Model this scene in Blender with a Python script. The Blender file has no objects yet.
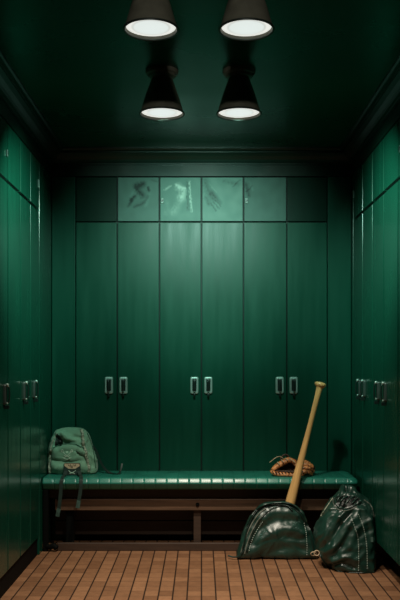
import bpy, bmesh, math, random
from mathutils import Vector, Matrix, noise
from mathutils.bvhtree import BVHTree

random.seed(7)
scene = bpy.context.scene
C = scene.collection
F, VX, VY, CH = 838.0, 201.5, 360.0, 1.14      # focal length in px, vanishing point, eye height


def P(x, y, Y):
    return Vector(((x - VX) * Y / F, Y, CH - (y - VY) * Y / F))


def px(v):
    return (VX + v.x * F / v.y, VY - (v.z - CH) * F / v.y)


# ------------------------------------------------------------------ materials
def mat(name, col, rough=0.5, metal=0.0, spec=0.5, noise_amt=0.0, noise_scale=8.0, stretch=(1, 1, 1),
        col2=None, bump=0.0, bump_scale=60.0, rough_var=0.0, coat=0.0, sheen=0.0):
    m = bpy.data.materials.new(name)
    m.use_nodes = True
    nt = m.node_tree
    b = nt.nodes['Principled BSDF']
    b.inputs['Base Color'].default_value = (*col, 1)
    b.inputs['Roughness'].default_value = rough
    b.inputs['Metallic'].default_value = metal
    b.inputs['Specular IOR Level'].default_value = spec
    b.inputs['Coat Weight'].default_value = coat
    if coat:
        b.inputs['Coat Roughness'].default_value = 0.16
        b.inputs['Coat IOR'].default_value = 1.9
    b.inputs['Sheen Weight'].default_value = sheen
    tc = nt.nodes.new('ShaderNodeTexCoord')
    mp = nt.nodes.new('ShaderNodeMapping')
    mp.inputs['Scale'].default_value = stretch
    nt.links.new(tc.outputs['Object'], mp.inputs['Vector'])
    n = nt.nodes.new('ShaderNodeTexNoise')
    n.inputs['Scale'].default_value = noise_scale
    n.inputs['Detail'].default_value = 5
    nt.links.new(mp.outputs[0], n.inputs['Vector'])
    if col2 is None:
        col2 = tuple(c * (1 - noise_amt) for c in col)
    mx = nt.nodes.new('ShaderNodeMix')
    mx.data_type = 'RGBA'
    mx.inputs['A'].default_value = (*col2, 1)
    mx.inputs['B'].default_value = (*col, 1)
    rmp = nt.nodes.new('ShaderNodeMapRange')
    rmp.inputs['From Min'].default_value = 0.3
    rmp.inputs['From Max'].default_value = 0.7
    nt.links.new(n.outputs[0], rmp.inputs['Value'])
    nt.links.new(rmp.outputs[0], mx.inputs['Factor'])
    nt.links.new(mx.outputs['Result'], b.inputs['Base Color'])
    if rough_var:
        r2 = nt.nodes.new('ShaderNodeMapRange')
        r2.inputs['To Min'].default_value = max(0.03, rough - rough_var)
        r2.inputs['To Max'].default_value = rough + rough_var
        nt.links.new(rmp.outputs[0], r2.inputs['Value'])
        nt.links.new(r2.outputs[0], b.inputs['Roughness'])
    if bump:
        n2 = nt.nodes.new('ShaderNodeTexNoise')
        n2.inputs['Scale'].default_value = bump_scale
        n2.inputs['Detail'].default_value = 4
        nt.links.new(mp.outputs[0], n2.inputs['Vector'])
        bp = nt.nodes.new('ShaderNodeBump')
        bp.inputs['Strength'].default_value = bump
        bp.inputs['Distance'].default_value = 0.004
        nt.links.new(n2.outputs[0], bp.inputs['Height'])
        nt.links.new(bp.outputs[0], b.inputs['Normal'])
    return m


GREEN = (0.0036, 0.060, 0.036)
M = {}
M['door'] = mat('green_locker_paint', GREEN, 0.38, spec=0.22, noise_amt=0.20, noise_scale=3.0, stretch=(6, 6, 0.7),
                rough_var=0.05, bump=0.04, bump_scale=7)
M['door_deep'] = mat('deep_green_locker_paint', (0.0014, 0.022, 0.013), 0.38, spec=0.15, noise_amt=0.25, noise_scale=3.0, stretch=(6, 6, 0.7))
M['side'] = mat('green_locker_paint_glossy', (0.0036, 0.058, 0.034), 0.24, spec=0.42, noise_amt=0.25, noise_scale=3.0,
                stretch=(5, 5, 0.6), rough_var=0.05, bump=0.08, bump_scale=6)
M['carcass'] = mat('dark_locker_carcass', (0.002, 0.012, 0.008), 0.6, noise_amt=0.3)
M['toe'] = mat('black_toe_kick', (0.0018, 0.0025, 0.002), 0.75, spec=0.12, noise_amt=0.3)
M['trimpaint'] = mat('dark_green_moulding_paint', (0.003, 0.022, 0.014), 0.33, spec=.35, noise_amt=0.25, noise_scale=4, rough_var=0.05)
M['ceil'] = mat('dark_green_lacquer_ceiling', (0.0015, 0.075, 0.040), 0.30, spec=0.45, noise_amt=0.35, noise_scale=1.6,
                rough_var=0.07)
M['wall'] = mat('dark_green_wall_paint', (0.006, 0.05, 0.032), 0.5, noise_amt=0.25, noise_scale=3)
M['steel'] = mat('pale_nickel', (0.52, 0.66, 0.60), 0.38, metal=0.4, noise_amt=0.25, noise_scale=40)
M['steel_dull'] = mat('dull_nickel', (0.07, 0.10, 0.088), 0.35, metal=0.3, noise_amt=0.25, noise_scale=40)
M['grip'] = mat('dark_grip', (0.012, 0.022, 0.019), 0.35, noise_amt=0.3, noise_scale=30)
M['blackmetal'] = mat('black_lamp_metal', (0.24, 0.235, 0.18), 0.55, spec=0.5, noise_amt=0.3, noise_scale=20)
M['rim'] = mat('lamp_rim_metal', (0.06, 0.08, 0.07), 0.4, metal=0.3, noise_amt=0.2, noise_scale=20)
M['bench'] = mat('green_gloss_bench_vinyl', (0.020, 0.20, 0.145), 0.30, spec=0.6, noise_amt=0.3, noise_scale=9,
                 rough_var=0.03, bump=0.03, bump_scale=14)
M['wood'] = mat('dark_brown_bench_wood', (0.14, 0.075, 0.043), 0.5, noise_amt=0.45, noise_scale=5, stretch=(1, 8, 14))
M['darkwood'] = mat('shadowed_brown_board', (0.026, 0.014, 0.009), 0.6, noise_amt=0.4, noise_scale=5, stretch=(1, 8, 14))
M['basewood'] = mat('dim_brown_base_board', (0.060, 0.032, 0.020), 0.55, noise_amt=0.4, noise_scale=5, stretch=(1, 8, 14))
M['ash'] = mat('pale_ash_bat_wood', (0.86, 0.50, 0.19), 0.38, noise_amt=0.3, noise_scale=10, stretch=(9, 9, 0.7), rough_var=0.05)
M['canvas'] = mat('faded_green_canvas', (0.19, 0.37, 0.25), 0.72, spec=0.3, noise_amt=0.35, noise_scale=16,
                  bump=0.35, bump_scale=190, sheen=0.15)
M['canvas_dark'] = mat('dark_green_canvas', (0.035, 0.12, 0.075), 0.72, spec=0.3, noise_amt=0.4, noise_scale=16,
                       bump=0.35, bump_scale=190)
M['vinyl'] = mat('dark_green_vinyl', (0.0095, 0.046, 0.032), 0.36, spec=0.75, noise_amt=0.45, noise_scale=10,
                 rough_var=0.06, bump=0.30, bump_scale=34)
M['vinyl_dark'] = mat('black_green_piping', (0.006, 0.020, 0.014), 0.35, noise_amt=0.3, noise_scale=20)
M['inside'] = mat('black_lining_and_gap_shade', (0.003, 0.006, 0.005), 0.45, noise_amt=0.3)
M['zip'] = mat('grey_zip_teeth', (0.17, 0.19, 0.155), 0.5, noise_amt=0.6, noise_scale=130)
M['beads'] = mat('woven_bag_trim', (0.50, 0.52, 0.40), 0.6, noise_scale=110, col2=(0.02, 0.05, 0.03))
M['thread'] = mat('pale_stitch_thread', (0.62, 0.72, 0.64), 0.7, noise_amt=0.3, noise_scale=50)
M['emblem'] = mat('pale_emblem_print', (0.62, 0.78, 0.62), 0.7, noise_amt=0.3, noise_scale=90)
M['strap'] = mat('black_green_webbing', (0.010, 0.030, 0.023), 0.6, noise_amt=0.3, noise_scale=60)
M['straptip'] = mat('worn_strap_tip', (0.06, 0.12, 0.10), 0.45, noise_amt=0.5, noise_scale=60)
M['tan'] = mat('tan_leather_tab', (0.70, 0.52, 0.34), 0.55, noise_amt=0.4, noise_scale=60)
M['leather'] = mat('brown_glove_leather', (0.86, 0.34, 0.11), 0.48, noise_scale=62, col2=(0.14, 0.045, 0.018),
                   bump=0.4, bump_scale=110, rough_var=0.08)
M['leather_dark'] = mat('dark_glove_leather', (0.06, 0.024, 0.012), 0.55, noise_amt=0.5, noise_scale=40)
M['rawhide'] = mat('pale_rawhide_lace', (0.52, 0.40, 0.25), 0.55, noise_amt=0.3, noise_scale=60)
M['hinge'] = mat('dull_hinge_metal', (0.15, 0.20, 0.175), 0.4, metal=0.4, noise_amt=0.2, noise_scale=40)


def glow_mat():
    m = bpy.data.materials.new('lamp_diffuser_glass')
    m.use_nodes = True
    nt = m.node_tree
    b = nt.nodes['Principled BSDF']
    b.inputs['Base Color'].default_value = (0.7, 0.72, 0.68, 1)
    b.inputs['Roughness'].default_value = 0.5
    tc = nt.nodes.new('ShaderNodeTexCoord')
    ln = nt.nodes.new('ShaderNodeVectorMath')
    ln.operation = 'LENGTH'
    nt.links.new(tc.outputs['Object'], ln.inputs[0])
    cr = nt.nodes.new('ShaderNodeValToRGB')
    e = cr.color_ramp.elements
    e[0].position, e[0].color = 0.0, (0.80, 0.88, 0.86, 1)
    e[1].position, e[1].color = 0.115, (0.70, 0.72, 0.66, 1)
    for pos, c in ((0.060, (0.78, 0.85, 0.82)), (0.064, (0.55, 0.58, 0.54)), (0.069, (0.86, 0.88, 0.83))):
        k = e.new(pos)
        k.color = (*c, 1)
    nt.links.new(ln.outputs['Value'], cr.inputs[0])
    nt.links.new(cr.outputs[0], b.inputs['Emission Color'])
    b.inputs['Emission Strength'].default_value = 0.95
    return m


M['glow'] = glow_mat()


def floor_mat():
    """small square quarry tiles, 7 cm wide, dark joints; coordinates in metres"""
    m = bpy.data.materials.new('brown_quarry_tiles')
    m.use_nodes = True
    nt = m.node_tree
    b = nt.nodes['Principled BSDF']
    tc = nt.nodes.new('ShaderNodeTexCoord')
    sep = nt.nodes.new('ShaderNodeSeparateXYZ')
    nt.links.new(tc.outputs['Object'], sep.inputs[0])

    def math_(op, a, bv=None, cv=None):
        n = nt.nodes.new('ShaderNodeMath')
        n.operation = op
        for i, v in enumerate((a, bv, cv)):
            if v is None:
                continue
            if isinstance(v, (int, float)):
                n.inputs[i].default_value = v
            else:
                nt.links.new(v, n.inputs[i])
        return n.outputs[0]
    u = math_('DIVIDE', sep.outputs['X'], 0.0697)
    v = math_('DIVIDE', sep.outputs['Y'], 0.088)
    fu = math_('ABSOLUTE', math_('SUBTRACT', math_('FRACT', u), 0.5))
    fv = math_('ABSOLUTE', math_('SUBTRACT', math_('FRACT', v), 0.5))

    def smooth(val, a, c):
        n = nt.nodes.new('ShaderNodeMapRange')
        n.interpolation_type = 'SMOOTHSTEP'
        n.inputs['From Min'].default_value = a
        n.inputs['From Max'].default_value = c
        nt.links.new(val, n.inputs['Value'])
        return n.outputs[0]
    ju = smooth(fu, 0.425, 0.475)
    jv = smooth(fv, 0.455, 0.49)
    jv2 = math_('MULTIPLY', jv, 0.6)
    joint = math_('MAXIMUM', ju, jv2)
    cell = nt.nodes.new('ShaderNodeCombineXYZ')
    nt.links.new(math_('FLOOR', u), cell.inputs[0])
    nt.links.new(math_('FLOOR', v), cell.inputs[1])
    wn = nt.nodes.new('ShaderNodeTexWhiteNoise')
    nt.links.new(cell.outputs[0], wn.inputs['Vector'])
    cr = nt.nodes.new('ShaderNodeValToRGB')
    e = cr.color_ramp.elements
    e[0].color = (0.235, 0.108, 0.052, 1)
    e[1].color = (0.36, 0.175, 0.088, 1)
    nt.links.new(wn.outputs['Value'], cr.inputs[0])
    n = nt.nodes.new('ShaderNodeTexNoise')
    n.inputs['Scale'].default_value = 26
    n.inputs['Detail'].default_value = 6
    nt.links.new(tc.outputs['Object'], n.inputs['Vector'])
    mul = nt.nodes.new('ShaderNodeMix')
    mul.data_type = 'RGBA'
    mul.blend_type = 'MULTIPLY'
    mul.inputs['Factor'].default_value = 0.45
    nt.links.new(cr.outputs[0], mul.inputs['A'])
    nt.links.new(n.outputs[0], mul.inputs['B'])
    mx = nt.nodes.new('ShaderNodeMix')
    mx.data_type = 'RGBA'
    mx.inputs['B'].default_value = (0.020, 0.010, 0.006, 1)
    nt.links.new(joint, mx.inputs['Factor'])
    nt.links.new(mul.outputs['Result'], mx.inputs['A'])
    nt.links.new(mx.outputs['Result'], b.inputs['Base Color'])
    b.inputs['Roughness'].default_value = 0.55
    b.inputs['Specular IOR Level'].default_value = 0.3
    bp = nt.nodes.new('ShaderNodeBump')
    bp.inputs['Strength'].default_value = 0.6
    bp.inputs['Distance'].default_value = 0.003
    nt.links.new(math_('SUBTRACT', 1.0, joint), bp.inputs['Height'])
    nt.links.new(bp.outputs[0], b.inputs['Normal'])
    return m


M['floor'] = floor_mat()


def grime_glare_mat():
    """locker paint smeared with dust, lamp glare painted in as pale tone; 'grime' > .5 is pale smear and glare, < .5 a spot wiped clean"""
    m = mat('dust_glare_locker_paint', GREEN, 0.40, spec=0.16, noise_amt=0.15, noise_scale=3, stretch=(6, 6, 0.7),
            bump=0.10, bump_scale=7)
    nt = m.node_tree
    b = nt.nodes['Principled BSDF']
    at = nt.nodes.new('ShaderNodeAttribute')
    at.attribute_name = 'grime_glare'
    cr = nt.nodes.new('ShaderNodeValToRGB')
    e = cr.color_ramp.elements
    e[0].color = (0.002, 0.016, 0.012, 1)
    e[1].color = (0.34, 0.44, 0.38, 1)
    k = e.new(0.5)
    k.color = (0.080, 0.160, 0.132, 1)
    nt.links.new(at.outputs['Fac'], cr.inputs[0])
    nt.links.new(cr.outputs[0], b.inputs['Base Color'])
    mr = nt.nodes.new('ShaderNodeMapRange')
    mr.inputs['To Min'].default_value = 0.42
    mr.inputs['To Max'].default_value = 0.5
    nt.links.new(at.outputs['Fac'], mr.inputs['Value'])
    nt.links.new(mr.outputs[0], b.inputs['Roughness'])
    return m


M['grime_glare'] = grime_glare_mat()


# ------------------------------------------------------------------ mesh helpers
def add_box(bm, x0, x1, y0, y1, z0, z1, bevel=0.0, seg=2):
    vs = [bm.verts.new((x, y, z)) for x in (x0, x1) for y in (y0, y1) for z in (z0, z1)]
    fs = [bm.faces.new([vs[i] for i in q]) for q in
          ((0, 1, 3, 2), (4, 6, 7, 5), (0, 4, 5, 1), (2, 3, 7, 6), (0, 2, 6, 4), (1, 5, 7, 3))]
    if bevel:
        ed = list({e for f in fs for e in f.edges})
        bmesh.ops.bevel(bm, geom=ed, offset=bevel, segments=seg, affect='EDGES', profile=0.5)
    return bm


def frames(pts):
    out = []
    up = Vector((0, 0, 1))
    prev = None
    for i in range(len(pts)):
        t = (pts[min(i + 1, len(pts) - 1)] - pts[max(i - 1, 0)]).normalized()
        if prev is None:
            a = t.cross(up)
            if a.length < 1e-3:
                a = t.cross(Vector((0, 1, 0)))
        else:
            a = prev - t * prev.dot(t)
        a.normalize()
        prev = a
        out.append((t, a, t.cross(a)))
    return out


def smooth_path(pts, n=8):
    """Catmull-Rom through the points"""
    pts = [Vector(p) for p in pts]
    out = []
    for i in range(len(pts) - 1):
        p0, p1, p2, p3 = pts[max(i - 1, 0)], pts[i], pts[i + 1], pts[min(i + 2, len(pts) - 1)]
        for k in range(n):
            t = k / n
            out.append(0.5 * ((2 * p1) + (p2 - p0) * t + (2 * p0 - 5 * p1 + 4 * p2 - p3) * t * t
                              + (3 * p1 - p0 - 3 * p2 + p3) * t ** 3))
    out.append(pts[-1])
    return out


def add_tube(bm, pts, r, seg=8, flat=1.0, cap=True, round_ends=False):
    pts = [Vector(p) for p in pts]
    n = len(pts)
    rr = (lambda i: r[i]) if isinstance(r, (list, tuple)) else (lambda i: r)
    rings = []
    for i, (t, a, b) in enumerate(frames(pts)):
        rad = rr(i)
        if round_ends:
            k = min(i, n - 1 - i)
            rad *= (0.5, 0.85, 1)[min(k, 2)]
        rings.append([bm.verts.new(pts[i] + a * (rad * math.cos(j * 2 * math.pi / seg))
                                   + b * (rad * flat * math.sin(j * 2 * math.pi / seg))) for j in range(seg)])
    skin(bm, rings, cap, cap)
    return bm


def skin(bm, rings, cap0=True, cap1=True):
    for i in range(len(rings) - 1):
        a, b = rings[i], rings[i + 1]
        for j in range(len(a)):
            k = (j + 1) % len(a)
            f = bm.faces.new((a[j], a[k], b[k], b[j]))
            f.smooth = True
    for ok, rg in ((cap0, rings[0]), (cap1, rings[-1])):
        if ok:
            f = bm.faces.new(rg)
            f.smooth = True


def add_ribbon(bm, pts, width, thick, side):
    """strap of rectangular section; side = list of unit vectors across the strap, or one vector"""
    pts = [Vector(p) for p in pts]
    n = len(pts)
    rings = []
    for i in range(n):
        t = (pts[min(i + 1, n - 1)] - pts[max(i - 1, 0)]).normalized()
        s = side[i] if isinstance(side, list) else side
        s = (s - t * s.dot(t)).normalized()
        nn = t.cross(s).normalized()
        rings.append([bm.verts.new(pts[i] + s * (su * width / 2) + nn * (nu * thick / 2))
                      for su, nu in ((-1, -1), (1, -1), (1, 1), (-1, 1))])
    for i in range(n - 1):
        a, b = rings[i], rings[i + 1]
        for j in range(4):
            bm.faces.new((a[j], a[(j + 1) % 4], b[(j + 1) % 4], b[j]))
    bm.faces.new(rings[0])
    bm.faces.new(rings[-1])
    return bm


def add_lathe(bm, prof, seg=48, center=(0, 0, 0), closed=False):
    """prof = [(r, z)] revolved about z"""
    cx, cy, cz = center
    rings = [[bm.verts.new((cx + r * math.cos(j * 2 * math.pi / seg), cy + r * math.sin(j * 2 * math.pi / seg), cz + z))
              for j in range(seg)] for r, z in prof]
    if closed:
        rings.append(rings[0])
        skin(bm, rings, False, False)
    else:
        skin(bm, rings)
    return bm


def obj(name, bm, m, parent=None, recalc=True, sharp=None):
    if recalc:
        bmesh.ops.recalc_face_normals(bm, faces=bm.faces)
    if parent is not None and parent.get('_off') is not None:
        pass
    me = bpy.data.meshes.new(name)
    bm.to_mesh(me)
    bm.free()
    me.materials.append(m)
    o = bpy.data.objects.new(name, me)
    C.objects.link(o)
    if parent is not None:
        o.parent = parent
    if sharp:
        me.set_sharp_from_angle(angle=math.radians(sharp))
    return o


def wobj(name, bm, m, parent, **kw):
    """bm is in world coordinates; moved into the frame of its thing (no rotation on those)"""
    root = parent
    off = Vector((0, 0, 0))
    while root is not None:
        off += root.location
        root = root.parent
    bmesh.ops.translate(bm, verts=bm.verts, vec=-off)
    return obj(name, bm, m, parent, **kw)


def thing(name, label, cat, loc=(0, 0, 0), rotz=0.0, group=None):
    o = bpy.data.objects.new(name, None)
    o.empty_display_size = 0.05
    C.objects.link(o)
    o.location = loc
    o.rotation_euler = (0, 0, rotz)
    o['label'] = label
    o['category'] = cat
    if group:
        o['group'] = group
    return o


def struct(name, bm, m, **kw):
    o = obj(name, bm, m, **kw)
    o['kind'] = 'structure'
    return o


def copy_tree(o, parent=None):
    c = o.copy()
    C.objects.link(c)
    if parent is not None:
        c.parent = parent
    for ch in list(o.children):
        copy_tree(ch, c)
    return c


# ------------------------------------------------------------------ room shell
XW, YB, ZC = 0.948, 5.30, 2.465           # locker fronts left/right, locker front at the back, ceiling
DEPTH = 0.42
XO = XW + DEPTH + 0.012
YO = YB + DEPTH + 0.012
YF = -1.2
YS = 3.28                                 # the side rows start here; nearer to us the wall itself comes flush

struct('floor', add_box(bmesh.new(), -XO - .1, XO + .1, YF - .1, YO + .1, -0.06, 0.0), M['floor'])
struct('ceiling', add_box(bmesh.new(), -XO - .1, XO + .1, YF - .1, YO + .1, ZC, ZC + 0.08), M['ceil'])
struct('wall_back', add_box(bmesh.new(), -XO, XO, YO, YO + .1, 0, ZC), M['wall'])
struct('wall_front', add_box(bmesh.new(), -XO, XO, YF - .1, YF, 0, ZC), M['wall'])
for nm, s in (('wall_left', -1), ('wall_right', 1)):
    bm = bmesh.new()
    add_box(bm, min(s * XO, s * (XO + .1)), max(s * XO, s * (XO + .1)), YF, YO, 0, ZC)
    add_box(bm, min(s * XW, s * XO), max(s * XW, s * XO), YF, YS - 0.002, 0, ZC)
    struct(nm, bm, M['wall'])

# frieze boards above the lockers and the stepped crown moulding, mitred in the corners
ZT = 2.300
fr = []
for i, (x0, x1, y0, y1) in enumerate(((-XW + .001, XW - .001, YB, YB + .03),
                                      (-XW - .03, -XW, YS, YB - .001), (XW, XW + .03, YS, YB - .001))):
    struct('trim_%d' % (i + 1), add_box(bmesh.new(), x0, x1, y0, y1, ZT + .003, ZC - .0, 0.0), M['trimpaint'])
prof = [(0.0, 2.372), (0.014, 2.372), (0.014, 2.384), (0.024, 2.388), (0.030, 2.400), (0.044, 2.420), (0.060, 2.434),
        (0.066, 2.436), (0.066, 2.444), (0.080, 2.448), (0.088, 2.456), (0.088, ZC), (0.0, ZC)]


def crown(name, which):
    bm = bmesh.new()
    rings = []
    for end in (0, 1):
        ring = []
        for d, z in prof:
            d2 = d + 0.0005
            if which == 'back':
                x = (-1 if end == 0 else 1) * (XW - d2)
                y = YB - d2
            else:
                s = -1 if which == 'left' else 1
                x = s * (XW - d2)
                y = YS if end == 0 else YB - d2
            ring.append(bm.verts.new((x, y, z)))
        rings.append(ring)
    n = len(prof)
    for j in range(n):
        bm.faces.new((rings[0][j], rings[0][(j + 1) % n], rings[1][(j + 1) % n], rings[1][j]))
    bm.faces.new(rings[0])
    bm.faces.new(rings[1])
    struct(name, bm, M['trimpaint'])


crown('trim_4', 'back')
crown('trim_5', 'left')
crown('trim_6', 'right')

# ------------------------------------------------------------------ lockers
ZS = 2.013                                # joint between tall door and top door


def rounded_rect(w, h, r, n=6):
    pts = []
    for cx, cz, a0 in ((w / 2 - r, h / 2 - r, 0), (-w / 2 + r, h / 2 - r, 90), (-w / 2 + r, -h / 2 + r, 180), (w / 2 - r, -h / 2 + r, 270)):
        for k in range(n + 1):
            a = math.radians(a0 + 90 * k / n)
            pts.append((cx + r * math.cos(a), cz + r * math.sin(a)))
    return pts


def handle(door, x, y, z, side=False):
    """upright pull: pale rounded plate with a dark recess and a grip standing off it on two posts"""
    bm = bmesh.new()
    W, H = (0.034, 0.100) if side else (0.052, 0.108)
    k = .72 if side else 1.0
    rings = []
    for w, h, r, dy in ((W, H, .011, 0.0), (W, H, .011, -.006), (W - .004, H - .004, .010, -.011), (W - .010, H - .010, .008, -.013),
                        (W - .021, H - .030, .005, -.012), (W - .023, H - .032, .004, -.004)):
        rings.append([bm.verts.new((x + a, y + dy, z + c)) for a, c in rounded_rect(w, h, r)])
    skin(bm, rings)
    for s in (-1, 1):
        add_tube(bm, [Vector((x, y - .006, z + s * .040)), Vector((x, y - .028 * k, z + s * .039)), Vector((x, y - .034 * k, z + s * .035))],
                 [.0060 * k, .0050 * k, .0045 * k], 10)
    h = obj('handle', bm, M['steel_dull' if side else 'steel'], door, sharp=40)
    if side:
        for zz, rr in ((z + .045, .0085), (z - .043, .0055)):
            bm = bmesh.new()
            add_lathe(bm, [(.0001, rr)] + [(rr * math.sin(a * math.pi / 8), rr * math.cos(a * math.pi / 8)) for a in range(1, 8)] + [(.0001, -rr)], 14, (x, y - .016, zz))
            obj('end_knob', bm, M['steel'], h)
    bm = bmesh.new()
    bw = .007 if side else .0125
    add_box(bm, x - bw, x + bw, y - .0145, y - .0052, z - .034, z + .034, .002)
    add_tube(bm, smooth_path([(x, y - .031 * k, z + .037), (x, y - .036 * k, z + .025), (x, y - .037 * k, z), (x, y - .036 * k, z - .025), (x, y - .031 * k, z - .037)], 4),
             .0052 * k, 10)
    add_box(bm, x - .006, x + .006, y - .026, y, z - .070, z - .052, .002)     # latch tongue under the plate
    obj('grip', bm, M['grip'], h)


def stroke(u, v, pts, w):
    best = 9
    for (ax, ay), (bx, by) in zip(pts, pts[1:]):
        dx, dy = bx - ax, by - ay
        t = max(0, min(1, ((u - ax) * dx + (v - ay) * dy) / (dx * dx + dy * dy + 1e-9)))
        best = min(best, math.hypot(u - ax - t * dx, v - ay - t * dy))
    return max(0, 1 - best / w) ** 1.3


SMUDGE_GLARE = {   # photograph px strokes (points, width px, strength)
    1: [([(136, 186), (143, 184)], 5, -.55), ([(137, 190), (142, 195)], 5, -.5), ([(148, 188), (149, 191)], 2.2, -.5),
        ([(131, 200), (135, 197)], 3, -.5), ([(128, 206), (132, 201)], 2.4, -.35), ([(135, 206), (145, 202), (148, 196)], 2.6, -.3),
        ([(131, 196), (136, 188)], 3, .12), ([(146, 205), (149, 195)], 3, .16), ([(152, 180), (157, 182)], 2, -.2)],
    2: [([(179, 187), (184, 190), (182, 197)], 6, .42), ([(165, 190), (171, 186)], 1.6, .3), ([(176, 185), (185, 188)], 1.8, .5),  # broad pale blotch is the lamp's reflection, painted in
        ([(189.5, 181), (190.5, 198), (192, 212)], 1.5, .45), ([(182, 198), (174, 212)], 7, .16), ([(187, 182), (188, 210)], 2, -.3),
        ([(168, 203), (166, 214)], 4, .07)],
    3: [([(205, 180), (208, 190), (213, 198)], 6, -.34), ([(212, 192), (220, 203)], 3.2, -.34), ([(206, 198), (209, 204)], 3, -.34),
        ([(211, 203), (216, 211)], 1.1, -.4), ([(213.5, 202), (219, 209)], 1.1, -.4), ([(215, 200), (221, 206.5)], 1.1, -.36),
        ([(209, 183), (216, 192)], 1.5, .10), ([(224, 181), (238, 184)], 3.4, -.22), ([(233, 186), (240, 180)], 1.2, -.3)],
    4: [([(246, 184), (249, 196)], 3, -.3), ([(250, 182), (253, 190)], 1.4, .12), ([(246, 192), (252, 186)], 1.2, -.3)],
}


def front_grid(bm, x0, x1, y, z0, z1, nx, nz, fn):
    col = bm.verts.layers.float.new('grime_glare')
    g = []
    for i in range(nx + 1):
        g.append([])
        for k in range(nz + 1):
            x, z = x0 + (x1 - x0) * i / nx, z0 + (z1 - z0) * k / nz
            v = bm.verts.new((x, y, z))
            v[col] = fn(x, z)
            g[-1].append(v)
    for i in range(nx):
        for k in range(nz):
            bm.faces.new((g[i][k], g[i + 1][k], g[i + 1][k + 1], g[i][k + 1]))


def make_locker(label, width, loc, rotz, bounds, handles, locks=(), hazy=None, toe=(0.10, 0.0), paint='door', group=None, hinges=(), zh=0.98):
    """local frame: x along the row (0 = unit centre), fronts face -y at y=0; bounds = door edges, handles = x of each pull"""
    t = thing('locker', label, 'locker', loc, rotz, group)
    hw = width / 2 - 0.0008
    th, tr = toe
    obj('carcass', add_box(bmesh.new(), -hw, hw, .024, DEPTH, th, ZT), M['carcass'], t)
    obj('toe_kick', add_box(bmesh.new(), -hw, hw, .024 + tr, DEPTH - .02, 0.0, th - .0005), M['toe'], t)
    g = 0.0085 if paint == 'side' else 0.0040
    for i in range(len(bounds) - 1):
        a, b = bounds[i] + g, bounds[i + 1] - g
        d = obj('door', add_box(bmesh.new(), a, b, 0, .022, th + .004, ZS - g, .0022), M[paint], t)
        for hx in handles:
            if a < hx < b:
                handle(d, hx, 0, zh, paint == 'side')
        bm = add_box(bmesh.new(), a, b, 0, .022, ZS + g, ZT - .004, .0022)
        k = hazy[i] if hazy else None
        if k is None:
            u = obj('upper_door', bm, M['door_deep'] if hazy else M[paint], t)
        else:
            cx = loc[0]

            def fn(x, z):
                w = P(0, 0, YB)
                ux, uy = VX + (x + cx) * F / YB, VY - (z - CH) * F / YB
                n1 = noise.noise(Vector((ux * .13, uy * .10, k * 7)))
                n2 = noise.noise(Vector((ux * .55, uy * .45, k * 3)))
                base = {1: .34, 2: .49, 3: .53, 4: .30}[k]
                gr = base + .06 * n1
                for pts, ww, st in SMUDGE_GLARE[k]:
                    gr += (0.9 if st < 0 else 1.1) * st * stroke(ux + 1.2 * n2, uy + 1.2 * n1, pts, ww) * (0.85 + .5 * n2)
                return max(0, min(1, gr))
            front_grid(bm, a + .0022, b - .0022, -.0006, ZS + g + .0022, ZT - .0062, 84, 90, fn)
            u = obj('upper_door', bm, M['grime_glare'], t, recalc=False)
        for lx in locks:
            if a < lx < b:
                bm = bmesh.new()
                zz = 2.146
                add_box(bm, lx - .0095, lx + .0095, -.007, 0.0, zz - .017, zz + .017, .003)
                c = obj('cam_lock', bm, M['hinge'], u)
                bm = add_box(bmesh.new(), lx - .005, lx + .005, -.009, -.006, zz - .009, zz + .009, .001)
                add_box(bm, lx - .001, lx + .008, -.009, -.006, zz + .001, zz + .006, .0008)
                obj('key_slot', bm, M['grip'], u)
        for hx, hz in hinges:
            if a < hx < b:
                obj('hinge', add_box(bmesh.new(), hx - .006, hx + .006, -.006, 0.004, hz - .024, hz + .024, .002), M['hinge'], u)
    return t


WU = 0.5312
gB = 'double-door lockers along the back'
make_locker('double-door green back locker behind the backpack end of the bench', WU, (-WU, YB, 0), 0,
            (-WU / 2, -.002, WU / 2), (-.054, .038), hazy=(None, 1), group=gB)
make_locker('middle double-door back locker with glare-painted, smeared dusty top doors', WU, (0, YB, 0), 0,
            (-WU / 2, 0, WU / 2), (-.045, .043), locks=(-.248,), hazy=(2, 3), group=gB)
make_locker('double-door green back locker behind the wooden bat and the glove', WU, (WU, YB, 0), 0,
            (-WU / 2, .009, WU / 2), (-.037, .051), locks=(-.247,), hazy=(4, None), group=gB)


def filler(name, label, x0, x1, y0, y1, m, z0=0.0):
    t = obj(name, add_box(bmesh.new(), x0, x1, y0, y1, z0, ZT, .002), m)
    t['label'], t['category'] = label, 'panel'
    return t


filler('filler_panel', 'plain dark green panel closing the corner behind the canvas backpack', -XW + .002, -WU * 1.5 - .002, YB + .001, YB + .024, M['door'])
filler('filler_panel', 'plain dark green panel closing the back corner above the drawstring bag', WU * 1.5 + .002, XW - .002, YB + .001, YB + .024, M['door'])
filler('filler_panel', 'wide blank green panel on the side wall next to the canvas backpack', -XW - .024, -XW, 4.903, YB - .002, M['side'])
filler('filler_panel', 'thin green strip between the bat-side back corner and the side lockers', XW, XW + .024, 5.2395, YB - .002, M['side'])

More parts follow.
